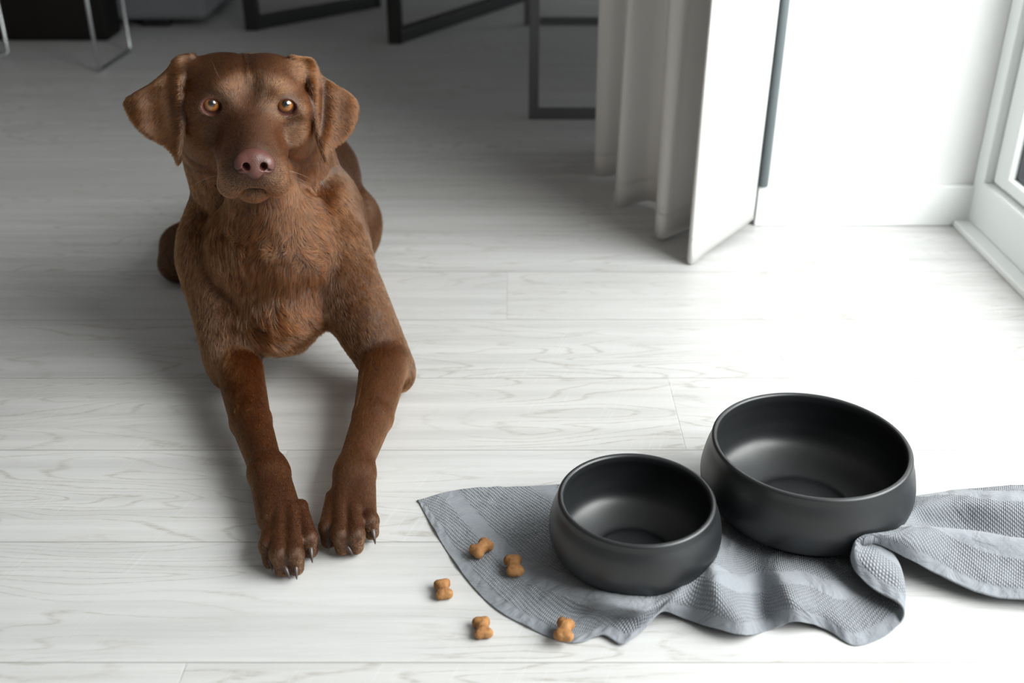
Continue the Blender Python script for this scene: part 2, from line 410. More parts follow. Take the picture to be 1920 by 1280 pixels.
# ------------------------------------------------------------------ bowls
def lathe(name, prof, mat_, parent, n=128):
    V = []; F = []; m = len(prof)
    for k in range(n):
        a = 2*PI*k/n
        for r, z in prof: V.append((r*math.cos(a), r*math.sin(a), z))
    for k in range(n):
        for i in range(m-1):
            a, b = k*m+i, ((k+1) % n)*m+i
            F.append((a, b, b+1, a+1))
    me = bpy.data.meshes.new(name); me.from_pydata(V, [], F); me.update()
    bm = bmesh.new(); bm.from_mesh(me); bmesh.ops.remove_doubles(bm, verts=bm.verts, dist=1e-6); bmesh.ops.recalc_face_normals(bm, faces=bm.faces); bm.to_mesh(me); bm.free()
    for p in me.polygons: p.use_smooth = True
    me.materials.append(mat_); return link(name, me, parent)
def make_bowl_mat():
    m = mat('matte_black_stoneware', (0.0095, 0.0105, 0.012), 0.38, spec=0.62); t = NT(m)
    p = t.coord(); n1 = t.noise(p, 420, 3, 0.6); n2 = t.noise(p, 14, 3, 0.6)
    t.link(t.bump(n1, 0.05, 0.0008), t.b.inputs['Normal'])
    t.link(t.maprange(n2, 0.3, 0.7, 0.36, 0.44), t.b.inputs['Roughness']); return m
def build_bowls():
    m = make_bowl_mat()
    M_FELT = mat('black_bowl_base', (0.012, 0.012, 0.013), 0.8)
    def bowl(u, v, rpx, h, zbase, rmax, rbase, label):
        c = P(u, v, h+zbase); R = rpx*depth(c)/FPX
        ctl = [(0.0, 0.004), (rbase*R*0.8, 0.003), (rbase*R, 0.0), (rbase*R*1.14, h*0.018), (rmax*R*0.79, h*0.11), (rmax*R*0.945, h*0.28), (rmax*R, h*0.50), (rmax*R*0.975, h*0.74), (R*1.004, h*0.93)]
        out = [tuple(p) for p in catmull(ctl, 10)]
        th_ = 0.0065
        rim = [(R - th_*0.5 + th_*0.5*math.cos(a), h - th_*0.35 + th_*0.5*math.sin(a)) for a in np.linspace(0.0, PI, 9)]
        cin = [(R-th_, h*0.93), (rmax*R*0.975-th_*1.1, h*0.74), (rmax*R-th_*1.25, h*0.50), (rmax*R*0.93-th_*1.4, h*0.25), (rbase*R*1.08-th_*.5, h*0.075), (rbase*R*0.72, 0.0085), (0.0, 0.008)]
        inn = [tuple(p) for p in catmull(cin, 10)]
        prof = [(max(0, r), z) for r, z in out[:-1] + rim + inn[1:]]
        t = thing('dog_bowl', label, 'bowl', (c.x, c.y, zbase))
        lathe('bowl_body', prof, m, t)
        # subtle foot pad under the bowl
        lathe('foot_ring', [(rbase*R*0.70, -0.0005), (rbase*R*0.70, 0.0035), (rbase*R*0.95, 0.0035), (rbase*R*0.95, -0.0005), (rbase*R*0.70, -0.0005)], M_FELT, t, 96)
        return t, R
    bowl(1193.5, 932, 148.5, 0.080, 0.0045, 1.10, 0.56, 'smaller matt black dog bowl, nearer the camera on the grey towel')
    bowl(1520.5, 829, 184, 0.093, 0.0045, 1.08, 0.56, 'larger matt black dog bowl, behind and right of the smaller one')

# ------------------------------------------------------------------ towel
def build_towel():
    m = mat('grey_waffle_cotton', (0.30, 0.32, 0.35), 0.9, spec=0.15, Sheen_Weight=0.25, Sheen_Roughness=0.5)
    t = NT(m)
    uv = t.coord('UV'); x, y, _ = t.sep(uv)
    s = 2*PI/0.0046
    a = t.math('SINE', t.math('MULTIPLY', x, s)); b = t.math('SINE', t.math('MULTIPLY', y, s))
    bb = t.math('SINE', t.math('ADD', t.math('MULTIPLY', y, s), t.math('MULTIPLY', t.math('SIGN', a), PI/2)))
    wf = t.math('MULTIPLY', t.math('ABSOLUTE', a), t.math('ADD', t.math('MULTIPLY', bb, 0.5), 0.5))
    # plain-woven bands between waffle areas and along the hem
    att = t.add('ShaderNodeAttribute'); att.attribute_name = 'plain'; plain = att.outputs['Fac']
    wf2 = t.math('MULTIPLY', wf, t.math('SUBTRACT', 1.0, plain))
    fine = t.noise(uv, 1500, 2)
    h = t.math('ADD', wf2, t.math('MULTIPLY', fine, 0.12))
    h = t.math('ADD', h, t.math('MULTIPLY', t.noise(uv, 30, 5, 0.55, 0.8), 4.5))
    t.link(t.bump(h, 0.9, 0.0016), t.b.inputs['Normal'])
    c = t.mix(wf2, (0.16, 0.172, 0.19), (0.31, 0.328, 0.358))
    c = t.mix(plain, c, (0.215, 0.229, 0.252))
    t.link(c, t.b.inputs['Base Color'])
    # control net: each column runs from the back edge to the front hem: (u, v, z) points
    K = [
     [(782, 938, .001), (783, 940, .001), (784, 941, .001), (785, 942, .001), (786, 943, .001), (788, 946, .001)],
     [(850, 921, .002), (838, 938, .002), (830, 955, .002), (824, 968, .002), (818, 980, .002), (812, 990, .001)],
     [(935, 912, .003), (915, 940, .003), (895, 975, .003), (875, 1010, .003), (860, 1030, .002), (846, 1045, .001)],
     [(1015, 909, .002), (990, 950, .003), (960, 1000, .003), (930, 1050, .003), (905, 1082, .003), (885, 1098, .001)],
     [(1090, 908, .002), (1060, 960, .003), (1030, 1020, .003), (990, 1075, .003), (955, 1120, .004), (930, 1142, .001)],
     [(1150, 908, .002), (1120, 970, .003), (1085, 1040, .003), (1045, 1092, .010), (1005, 1140, .004), (982, 1172, .001)],
     [(1210, 908, .002), (1180, 970, .003), (1130, 1050, .003), (1095, 1106, .018), (1060, 1150, .005), (1035, 1196, .001)],
     [(1260, 908, .002), (1230, 970, .003), (1170, 1065, .003), (1140, 1122, .022), (1105, 1160, .004), (1080, 1206, .001)],
     [(1300, 908, .002), (1270, 975, .003), (1210, 1070, .003), (1185, 1132, .024), (1155, 1160, .006), (1128, 1190, .004)],
     [(1330, 908, .002), (1300, 980, .003), (1240, 1072, .003), (1215, 1137, .024), (1195, 1160, .010), (1168, 1208, .003)],
     [(1355, 908, .002), (1320, 985, .003), (1262, 1072, .003), (1245, 1120, .022), (1235, 1140, .016), (1210, 1178, .006)],
     [(1378, 906, .002), (1338, 990, .005), (1290, 1062, .010), (1275, 1098, .024), (1262, 1125, .022), (1245, 1148, .014)],
     [(1398, 905, .002), (1350, 985, .012), (1322, 1035, .026), (1312, 1075, .028), (1300, 1120, .018), (1285, 1163, .003)],
     [(1420, 905, .002), (1368, 985, .010), (1342, 1036, .028), (1345, 1085, .034), (1345, 1135, .026), (1338, 1180, .010)],
     [(1445, 905, .002), (1395, 990, .006), (1378, 1042, .014), (1385, 1092, .020), (1392, 1145, .022), (1394, 1191, .010)],
     [(1470, 905, .002), (1430, 1000, .004), (1415, 1050, .006), (1425, 1100, .005), (1432, 1145, .003), (1438, 1182, .001)],
     [(1500, 905, .002), (1465, 1005, .003), (1455, 1048, .012), (1470, 1092, .022), (1482, 1130, .024), (1495, 1166, .014)],
     [(1530, 905, .002), (1505, 1008, .003), (1500, 1050, .010), (1515, 1098, .018), (1530, 1135, .016), (1545, 1180, .003)],
     [(1560, 905, .002), (1545, 1008, .003), (1545, 1052, .010), (1562, 1105, .014), (1580, 1150, .010), (1600, 1210, .001)],
     [(1590, 905, .002), (1585, 1005, .003), (1590, 1050, .008), (1605, 1105, .010), (1625, 1150, .008), (1648, 1198, .001)],
     [(1615, 905, .002), (1620, 1000, .003), (1640, 1040, .006), (1658, 1085, .010), (1672, 1130, .010), (1685, 1170, .008)],
     [(1630, 905, .003), (1640, 998, .005), (1665, 1030, .010), (1685, 1065, .016), (1694, 1110, .018), (1692, 1148, .018)],
     [(1640, 905, .004), (1648, 996, .010), (1662, 1022, .020), (1676, 1050, .024), (1682, 1085, .026), (1676, 1128, .026)],
     [(1648, 905, .005), (1648, 994, .014), (1644, 1015, .026), (1644, 1035, .030), (1640, 1062, .030), (1636, 1104, .028)],
     [(1656, 905, .006), (1646, 992, .018), (1632, 1008, .030), (1620, 1022, .034), (1610, 1040, .034), (1606, 1072, .032)],
     [(1664, 904, .007), (1648, 985, .022), (1632, 998, .036), (1618, 1008, .040), (1604, 1020, .042), (1598, 1040, .038)],
     [(1674, 903, .008), (1664, 975, .024), (1655, 985, .040), (1642, 994, .044), (1626, 1004, .046), (1614, 1020, .043)],
     [(1690, 930, .004), (1688, 960, .016), (1684, 978, .036), (1672, 990, .042), (1660, 1004, .044), (1650, 1022, .040)],
     [(1730, 926, .012), (1728, 948, .020), (1722, 984, .010), (1716, 988, .038), (1708, 1015, .038), (1698, 1046, .030)],
     [(1790, 918, .012), (1788, 942, .022), (1784, 994, .004), (1782, 990, .040), (1778, 1035, .030), (1770, 1082, .020)],
     [(1855, 915, .018), (1856, 946, .028), (1856, 1006, .003), (1854, 1000, .038), (1852, 1055, .026), (1846, 1112, .015)],
     [(1925, 910, .020), (1930, 946, .030), (1932, 1018, .003), (1930, 1012, .036), (1932, 1070, .022), (1930, 1126, .012)],
     [(2000, 910, .014), (2005, 946, .024), (2010, 1024, .004), (2010, 1020, .028), (2010, 1075, .018), (2010, 1132, .010)],
     [(2080, 915, .004), (2085, 945, .010), (2090, 990, .010), (2090, 1025, .014), (2090, 1075, .010), (2090, 1128, .003)],
    ]
    net = np.array([[list(P(*p)) for p in col] for col in K])          # cols, 6, 3
    for ci, col in enumerate(K):
        if 1040 < col[-1][0] < 1700:
            for rj in range(1, 5): net[ci, rj] = P(col[rj][0], col[rj][1], col[rj][2]*1.3)
    nc, nr = len(K), 6
    SU, SV = 12, 22
    cols = np.array([catmull(net[:, j], SU) for j in range(nr)])          # 6, NC, 3
    NC = cols.shape[1]
    G = np.array([catmull(cols[:, i], SV) for i in range(NC)])            # NC, NR, 3
    NR = G.shape[1]
    # relax a little
    for _ in range(3):
        L = G.copy()
        L[1:-1, 1:-1] = (G[2:, 1:-1]+G[:-2, 1:-1]+G[1:-1, 2:]+G[1:-1, :-2])/4
        G = G*0.5 + L*0.5
    # cloth coordinates by arc length
    du = np.linalg.norm(np.diff(G, axis=0), axis=2).mean(axis=1); U = np.concatenate([[0], np.cumsum(du)])
    dv = np.linalg.norm(np.diff(G, axis=1), axis=2); Vv = np.concatenate([np.zeros((NC, 1)), np.cumsum(dv, axis=1)], axis=1)
    # crumples
    for i in range(NC):
        for j in range(NR):
            p = Vector((U[i]*14, Vv[i, j]*14, 0)); q = Vector((U[i]*45, Vv[i, j]*38, 3))
            nz = mnoise.noise(p)*0.0028 + (0.5-abs(mnoise.noise(q)))*0.0045*max(0, mnoise.noise(p*1.3+Vector((5,1,2)))+.35)
            hem = Vv[i, -1]-Vv[i, j]
            if hem < 0.014: nz += 0.0009*math.sin(U[i]*420+3*math.sin(U[i]*60))*(1-abs(hem-0.007)/0.007)
            G[i, j, 2] = max(G[i, j, 2] + nz, 0.0012)
    # where the bowls stand the cloth is pressed flat
    for (cu, cv, cz, rpx, rmx, h_) in ((1193.5, 932, .0845, 148.5, 1.10, .080), (1520.5, 829, .0975, 184, 1.08, .093)):
        c = P(cu, cv, cz); R_ = rpx*depth(c)/FPX; rr = R_*.57; d = np.hypot(G[..., 0]-c.x, G[..., 1]-c.y)
        lim = .0024 + h_*.5*np.clip((d-rr)/(R_*rmx-rr), 0, 1)**2.6           # stays beneath the curve of the bowl wall
        G[..., 2] = np.where(d < R_*rmx+.003, np.minimum(G[..., 2], lim), G[..., 2])
    V = G.reshape(-1, 3); idx = np.arange(NC*NR).reshape(NC, NR)
    F = np.stack([idx[:-1, :-1], idx[1:, :-1], idx[1:, 1:], idx[:-1, 1:]], -1).reshape(-1, 4)
    o = mesh_np('kitchen_towel', V, F, m)
    me = o.data; ul = me.uv_layers.new(name='UVMap')
    uvs = np.stack([np.repeat(U[:, None], NR, 1), Vv], -1).reshape(-1, 2)
    li = np.empty(len(me.loops), np.int32); me.loops.foreach_get('vertex_index', li)
    ul.data.foreach_set('uv', uvs[li].astype(np.float32).ravel())
    pa = me.attributes.new('plain', 'FLOAT', 'POINT')
    hemd = (Vv[:, -1:]-Vv); hb = np.clip(1-(hemd-0.012)/0.003, 0, 1)
    stripe = np.where((np.mod(hemd+.050, 0.13) > 0.100), 1.0, 0.0)
    stripe = np.maximum(hb, stripe); pa.data.foreach_set('value', stripe.astype(np.float32).ravel())
    so = o.modifiers.new('solid', 'SOLIDIFY'); so.thickness = 0.0018; so.offset = 1
    tag(o, 'rumpled grey waffle-weave towel lying on the floor under the two bowls', 'towel')
    return G

# ------------------------------------------------------------------ signed distance modelling
def smin(a, b, k):
    h = np.maximum(k-np.abs(a-b), 0)/k; return np.minimum(a, b) - h*h*k*0.25
def smax(a, b, k): return -smin(-a, -b, k)
class Prim:
    """kinds: ell(c, r, R) / cone(a, b, ra, rb) / func"""
    def __init__(s, kind, args, k, flow=None, flen=None, sub=False, bb=None):
        s.kind, s.args, s.k, s.flow, s.flen, s.sub, s.bb = kind, args, k, flow, flen, sub, bb
    def bounds(s):
        if s.kind == 'ell':
            c, r, R = s.args; e = np.abs(np.array(R).T) @ np.array(r); return np.array(c)-e, np.array(c)+e
        if s.kind == 'cone':
            a, b, ra, rb = s.args; a, b = np.array(a), np.array(b); m = max(ra, rb); return np.minimum(a, b)-m, np.maximum(a, b)+m
        return s.bb
    def d(s, X, Y, Z):
        if s.kind == 'ell':
            c, r, R = s.args; x, y, z = X-c[0], Y-c[1], Z-c[2]
            l = [R[i][0]*x + R[i][1]*y + R[i][2]*z for i in range(3)]
            q = [l[i]/r[i] for i in range(3)]
            k0 = np.sqrt(q[0]**2+q[1]**2+q[2]**2); k1 = np.sqrt((q[0]/r[0])**2+(q[1]/r[1])**2+(q[2]/r[2])**2)
            return k0*(k0-1)/np.maximum(k1, 1e-9)
        if s.kind == 'cone':
            a, b, ra, rb = s.args; a, b = np.array(a, float), np.array(b, float); ba = b-a
            x, y, z = X-a[0], Y-a[1], Z-a[2]
            h = np.clip((x*ba[0]+y*ba[1]+z*ba[2])/max(ba@ba, 1e-12), 0, 1)
            return np.sqrt((x-h*ba[0])**2+(y-h*ba[1])**2+(z-h*ba[2])**2) - (ra+(rb-ra)*h)
        return s.args(X, Y, Z)
def field(prims, xs, ys, zs, big=0.06, F=None):
    if F is None: F = np.full((len(xs), len(ys), len(zs)), big, np.float32)
    for p in prims:
        lo, hi = p.bounds(); m = p.k + 0.008 if p.sub else max(p.k, 0.0) + 0.02
        ix = np.searchsorted(xs, (lo[0]-m, hi[0]+m)); iy = np.searchsorted(ys, (lo[1]-m, hi[1]+m)); iz = np.searchsorted(zs, (lo[2]-m, hi[2]+m))
        if ix[0] >= ix[1] or iy[0] >= iy[1] or iz[0] >= iz[1]: continue
        X = xs[ix[0]:ix[1], None, None]; Y = ys[None, iy[0]:iy[1], None]; Z = zs[None, None, iz[0]:iz[1]]
        d = p.d(X, Y, Z).astype(np.float32)
        sl = (slice(*ix), slice(*iy), slice(*iz))
        F[sl] = smax(F[sl], -d, p.k) if p.sub else smin(F[sl], d, p.k)
    return F
def surface_nets(F, xs, ys, zs):
    s = F < 0
    nx, ny, nz = F.shape
    c = np.zeros((nx-1, ny-1, nz-1), np.uint8)
    for i in (0, 1):
        for j in (0, 1):
            for k in (0, 1): c += s[i:nx-1+i, j:ny-1+j, k:nz-1+k]
    act = (c > 0) & (c < 8); I = np.argwhere(act); del c
    vid = np.full(act.shape, -1, np.int32); vid[act] = np.arange(len(I))
    acc = np.zeros((len(I), 3)); cnt = np.zeros(len(I))
    corners = [(i, j, k) for i in (0, 1) for j in (0, 1) for k in (0, 1)]
    vals = {cc: F[I[:, 0]+cc[0], I[:, 1]+cc[1], I[:, 2]+cc[2]].astype(np.float64) for cc in corners}
    for a in corners:
        for ax in range(3):
            if a[ax] == 1: continue
            b = list(a); b[ax] = 1; b = tuple(b); va, vb = vals[a], vals[b]
            cr = (va < 0) != (vb < 0); t = np.where(cr, va/np.where(cr, va-vb, 1), 0)
            pos = np.tile(np.array(a, float), (len(I), 1)); pos[:, ax] = t
            acc += pos*cr[:, None]; cnt += cr
    q = I + acc/cnt[:, None]
    V = np.stack([np.interp(q[:, 0], np.arange(nx), xs), np.interp(q[:, 1], np.arange(ny), ys), np.interp(q[:, 2], np.arange(nz), zs)], 1)
    Q = []
    for ax in range(3):
        sl0 = [slice(None)]*3; sl1 = [slice(None)]*3; sl0[ax] = slice(0, -1); sl1[ax] = slice(1, None)
        a, b = s[tuple(sl0)], s[tuple(sl1)]
        E = np.argwhere(a != b); o1, o2 = [(1, 2), (2, 0), (0, 1)][ax]
        ok = (E[:, o1] > 0) & (E[:, o2] > 0) & (E[:, o1] < F.shape[o1]-1) & (E[:, o2] < F.shape[o2]-1); E = E[ok]
        fl = a[E[:, 0], E[:, 1], E[:, 2]]
        def g(d1, d2):
            T = E.copy(); T[:, o1] += d1; T[:, o2] += d2; return vid[T[:, 0], T[:, 1], T[:, 2]]
        quad = np.stack([g(-1, -1), g(0, -1), g(0, 0), g(-1, 0)], 1)
        quad[~fl] = quad[~fl][:, ::-1]; Q.append(quad)
    Fq = np.concatenate(Q); Fq = Fq[(Fq >= 0).all(1)]
    return V, Fq
def segs(*parts):
    """coordinate array from (start, stop, step) runs"""
    out = [np.arange(a, b-1e-9, st) for a, b, st in parts]; return np.concatenate(out)

# ------------------------------------------------------------------ dog biscuits
def build_biscuits():
    m = mat('baked_biscuit', (0.42, 0.22, 0.085), 0.75, spec=0.25); t = NT(m)
    p = t.coord(); n = t.noise(p, 260, 4, 0.6); n2 = t.noise(p, 90, 3, 0.6)
    inf = t.add('ShaderNodeObjectInfo')
    c = t.ramp(n2, [(0.3, (0.20, 0.085, 0.028)), (0.55, (0.34, 0.165, 0.062)), (0.8, (0.43, 0.24, 0.10))])
    t.link(c, t.b.inputs['Base Color']); t.link(t.bump(n, 0.6, 0.0012), t.b.inputs['Normal'])
    def proto(seed):
        r = random.Random(seed); j = lambda s: r.uniform(-s, s)
        pr = [Prim('cone', ((0, -.006, .0058), (0, .006, .0058), .0062, .0062), .002)]
        for sx in (-1, 1):
            for sy in (-1, 1):
                pr.append(Prim('ell', ((sx*.0040+j(.0006), sy*.0080+j(.0008), .0057), (.0050+j(.0004), .0050+j(.0005), .0056), np.eye(3)), .0022))
        g = np.arange(-.016, .016, .0006); z = np.arange(-.0012, .014, .0006)
        F = field(pr, g, g, z, 0.02); F = smax(F, np.broadcast_to(-z[None, None, :].astype(np.float32), F.shape), .0012)
        V, Q = surface_nets(F, g, g, z)
        for k in range(len(V)):
            nv = mnoise.noise(Vector(V[k])*260+Vector((seed, 0, 0)))*.00035; V[k] *= (1 + nv/0.008)
            V[k][2] = max(V[k][2], 0.00005)
        return V, Q
    spots = [(903, 1029, .0062, -38, 'biscuit on the towel farthest from the camera, tilted to the right', 1.05),
             (963, 1063, .0062, 8, 'darker biscuit on the grey towel, nearest the smaller bowl', 1.10),
             (831, 1106, .0002, 14, 'leftmost biscuit, lying on the bare floor', 1.0),
             (905, 1178, .0002, 8, 'biscuit on the bare floor, nearest the bottom edge', 1.0),
             (1058, 1183, .0068, -10, 'biscuit on the front hem of the towel, nearest the camera', 1.06)]
    obs = []
    for i, (u, v, z, rot, lab, sc) in enumerate(spots):
        V, Q = proto(i+1); me_o = mesh_np('dog_biscuit', V, Q, m)
        p_ = P(u, v+6, z); me_o.location = p_; me_o.rotation_euler = (0, 0, math.radians(rot)); me_o.scale = (sc,)*3
        tag(me_o, 'bone-shaped brown ' + lab, 'biscuit', 'dog biscuits scattered by the towel'); obs.append(me_o)
    return obs

# ------------------------------------------------------------------ dog
def build_dog():
    A_ = lambda *p: np.array(p, float)
    hyaw = math.radians(15.0)
    HX = A_(math.cos(hyaw), math.sin(hyaw), 0); HF = A_(math.sin(hyaw), -math.cos(hyaw), 0); HU = A_(0, 0, 1)
    rl = math.radians(4.6); HX, HU = HX*math.cos(rl) - HU*math.sin(rl), HU*math.cos(rl) + HX*math.sin(rl)
    t_eye = 1.29; xc, yc = (467.5-960)/FPX, (640-197)/FPX
    E = A_(xc*t_eye, t_eye*(cth+yc*sth), H - t_eye*sth + yc*t_eye*cth)
    HR = np.array([HX, HF, HU])                      # rows
    def W(x, f, h): return E + HX*x + HF*f + HU*h
    def hl(X, Y, Z):
        x, y, z = X-E[0], Y-E[1], Z-E[2]
        return (x*HX[0]+y*HX[1]+z*HX[2]), (x*HF[0]+y*HF[1]+z*HF[2]), (x*HU[0]+y*HU[1]+z*HU[2])
    def rot(ax, deg): return np.array(Matrix.Rotation(math.radians(deg), 3, ax))
    dirw = lambda x, f, h: HX*x + HF*f + HU*h
    body = []
    def ell(c, r, k, flow=None, flen=None, R=None, sub=False):
        body.append(Prim('ell', (A_(*c), r, np.eye(3) if R is None else R), k, flow, flen, sub))
    def cone(a, b, ra, rb, k, flow=None, flen=None, sub=False):
        body.append(Prim('cone', (A_(*a), A_(*b), ra, rb), k, flow, flen, sub))
    back = (0.0, 0.8, -0.5); down = (0, -0.15, -1)
    # ---- trunk
    ell((-.337, 1.47, .155), (.101, .17, .132), .03, (0, 1, -.35), .012)
    ell((-.345, 1.60, .145), (.094, .17, .102), .04, (0.1, 1, -.3), .010)
    ell((-.356, 1.735, .138), (.096, .12, .094), .04, (0.1, 1, -.3), .010)
    # ---- hind thighs, knees and feet
    ell((-.275, 1.665, .075), (.052, .090, .068), .02, (0.3, .3, -1), .008, R=rot('Z', -12).T)
    ell((-.500, 1.70, .060), (.058, .080, .060), .025, (-0.3, .3, -1), .008, R=rot('Z', 14).T)
    cone((-.268, 1.62, .040), (-.275, 1.54, .022), .034, .022, .02, (0, -1, -.1), .006)
    cone((-.550, 1.660, .044), (-.553, 1.625, .034), .044, .034, .02, (0, -1, -.1), .006)
    # ---- tail behind
    cone((-.38, 1.83, .09), (-.40, 1.95, .03), .034, .026, .02, (-.3, 1, -.3), .014)
    cone((-.40, 1.95, .03), (-.48, 2.06, .022), .026, .014, .02, (-.6, .7, 0), .014)
    # ---- shoulders
    ell((-.258, 1.400, .165), (.054, .090, .110), .025, (0.25, .1, -1), .009)
    ell((-.408, 1.395, .155), (.054, .085, .105), .025, (-0.15, .1, -1), .009)
    cone((-.250, 1.350, .165), (-.180, 1.270, .062), .054, .038, .03, (0.5, -.4, -1), .007)
    cone((-.404, 1.350, .160), (-.378, 1.262, .064), .052, .038, .03, (0.1, -.4, -1), .007)
    # ---- chest, neck
    ell((-.322, 1.340, .180), (.090, .092, .105), .012, down, .015)
    ell((-.312, 1.292, .105), (.055, .062, .050), .03, (0.05, -.3, -1), .017)
    cone((-.340, 1.42, .235), (-.350, 1.398, .330), .103, .096, .010, down, .012)
    cone((-.318, 1.300, .215), (-.320, 1.296, .300), .050, .042, .016, (0.0, -.2, -1), .013)
    # ---- elbows and forearms
    ell((-.152, 1.258, .034), (.021, .028, .027), .018, (0.5, -.2, -1), .006)
    ell((-.386, 1.265, .036), (.024, .032, .028), .018, (-0.3, -.2, -1), .006)
    cone((-.170, 1.245, .055), (-.174, 1.135, .040), .032, .0245, .006, (0, -1, -.25), .006)
    cone((-.174, 1.135, .040), (-.184, 1.040, .034), .0245, .0195, .006, (0, -1, -.2), .005)
    cone((-.366, 1.245, .055), (-.325, 1.125, .040), .031, .0245, .006, (.3, -1, -.25), .006)
    cone((-.325, 1.125, .040), (-.287, 1.030, .034), .0245, .0190, .006, (.35, -1, -.2), .005)
    # wrists and the flat of the foot
    ell((-.183, 1.035, .032), (0.0215, .024, .020), .008, (0, -1, -.2), .005)
    ell((-.284, 1.032, .032), (.0215, .024, .020), .008, (.3, -1, -.2), .005)
    cone((-.190, 1.020, .031), (-.189, 0.965, .0225), .0175, .0150, .012, (0, -1, -.2), .004)
    cone((-.176, 1.020, .031), (-.167, 0.965, .0225), .0175, .0150, .012, (0, -1, -.2), .004)
    cone((-.287, 1.020, .031), (-.267, 0.950, .0225), .0175, .0150, .012, (.3, -1, -.2), .004)
    cone((-.275, 1.020, .031), (-.246, 0.950, .0225), .0170, .0150, .012, (.3, -1, -.2), .004)
    # ---- toes
    claws = []
    def toe(p0, p1, p2, r, cl):
        a, b, c = np.array(P(*p0)), np.array(P(*p1)), np.array(P(*p2))
        fl = (c-a); fl = fl/np.linalg.norm(fl)
        cone(a, b, r*.90, r*1.08, .0035, tuple(fl), .003)
        cone(b, c, r*1.06, r*0.92, .0035, tuple(fl), .0022)
        d = (c-b); d[2] = 0; d /= np.linalg.norm(d)
        claws.append((c + A_(0, 0, .002)+d*r*0.45, d, cl))
    R_ = .0092
    toe((512, 960, .024), (502, 1022, .024), (507, 1052, .0105), R_*.95, 0.9)
    toe((526, 955, .029), (523, 1038, .028), (530, 1066, .0110), R_, 1)
    toe((547, 955, .029), (552, 1038, .028), (555, 1064, .0110), R_, 1)
    toe((563, 950, .026), (579, 1008, .025), (582, 1032, .0110), R_*.95, 1.1)
    toe((624, 930, .024), (614, 988, .024), (616, 1014, .0105), R_*.95, 0.9)
    toe((640, 928, .029), (638, 1002, .028), (643, 1027, .0110), R_, 1)
    toe((662, 928, .029), (667, 1002, .028), (667, 1025, .0110), R_, 1)
    toe((680, 922, .026), (694, 975, .025), (697, 998, .0110), R_*.95, 1.1)
    # dewclaw bump
    dw = np.array(P(563, 952, .027)); ell(tuple(dw), (.0062, .009, .0065), .006, (.3, -1, -.2), .004)
    # ---- lower jaw (joined with neck first)
    hc = lambda *a, **k: None
    def hell(c, r, k, flow=None, flen=None, sub=False, R=None):
        RR = HR if R is None else R @ HR
        body.append(Prim('ell', (W(*c), r, RR), k, None if flow is None else tuple(dirw(*flow)), flen, sub))
    def hcone(a, b, ra, rb, k, flow=None, flen=None, sub=False):
        body.append(Prim('cone', (W(*a), W(*b), ra, rb), k, None if flow is None else tuple(dirw(*flow)), flen, sub))
    hcone((0, -.03, -.078), (0, .045, -.0885), .036, .0165, .02, (0, -1, -.4), .006)
    hell((0, .035, -.0915), (.025, .021, .011), .012, (0, -.6, -.8), .005)
    body.append('HEAD')
    # ---- upper head
    hell((0, -.060, -.002), (.070, .078, .045), .02, (0, -1, .15), .005)
    up = lambda s: (s*.25, -1, .2)
    for s in (-1, 1):
        hell((s*.034, -.062, .014), (.036, .058, .028), .02, up(s), .005)
        hell((s*.026, -.022, .019), (.024, .028, .015), .018, (s*.5, -.6, .5), .0045)       # brow
        hell((s*.046, -.045, -.035), (.034, .052, .042), .025, (s*.3, -1, -.4), .006)      # cheek
        hell((s*.054, -.020, -.006), (.020, .030, .014), .015, (s*.4, -1, 0), .004)        # zygoma
        hell((s*.030, -.008, -.014), (.018, .022, .012), .014, (s*.4, -1, -.2), .003)      # under the eye
        hcone((s*.016, .020, -.048), (s*.019, .060, -.060), .030, .021, .014, (s*.3, -1, -.2), .004)
        hcone((s*.012, .075, -.062), (s*.026, .056, -.080), .0165, .0165, .010, (s*.5, -.8, -.4), .004)
    hcone((0, -.010, -.020), (0, .068, -.041), .030, .021, .022, (0, -1, .1), .003)
    hell((0, .080, -.052), (.020, .018, .020), .010, (0, -1, .1), .002)
    # stop between the brows and the forehead furrow
    hell((0, .022, .026), (.010, .022, .016), .022, sub=True)
    hell((0, -.035, .060), (.0025, .040, .012), .014, sub=True)
    # hollow beneath the eyes, along the muzzle
    for s in (-1, 1):
        hell((s*.052, .030, -.030), (.016, .024, .018), .020, sub=True)
        # eye bulge, then opening
        hell((s*.0435, -.0055, .000), (.0175, .0150, .0150), .007, (s*.3, -.6, .3), .0028)
        hell((s*.0435, .0090, -.0005), (.0118, .0120, .0096), .0015, sub=True)
    hell((0, .082, -.0885), (.017, .030, .0115), .004, sub=True)
    for s in (-1, 1): hell((s*.0098, .0960, -.0455), (.0056, .0160, .0062), .002, sub=True)
    # philtrum and mouth crease
    hcone((0, .103, -.054), (0, .092, -.076), .0016, .0018, .0015, sub=True)
    body.append('JOIN')
    for s in (-1, 1):
        hell((s*.050, -.075, -.040), (.036, .050, .055), .03, (s*.2, -.5, -1), .010)
    # ---- ears
    va = math.radians(17); ca, sa = math.cos(va), math.sin(va)
    def seg2(px, py, ax, ay, bx, by):
        ex, ey = bx-ax, by-ay; wx, wy = px-ax, py-ay
        h = np.clip((wx*ex+wy*ey)/(ex*ex+ey*ey), 0, 1)
        return (wx-ex*h)**2+(wy-ey*h)**2
    def poly_sdf(px, py, pts):
        d = None; sgn = np.ones(np.broadcast(px, py).shape, bool); n = len(pts)
        for i in range(n):
            ax, ay = pts[i]; bx, by = pts[(i+1) % n]
            q = seg2(px, py, ax, ay, bx, by); d = q if d is None else np.minimum(d, q)
            c1 = py >= ay; c2 = py < by; c3 = (bx-ax)*(py-ay) > (by-ay)*(px-ax)
            flip = (c1 & c2 & c3) | (~c1 & ~c2 & ~c3); sgn = sgn ^ flip
        return np.sqrt(d)*np.where(sgn, 1, -1)
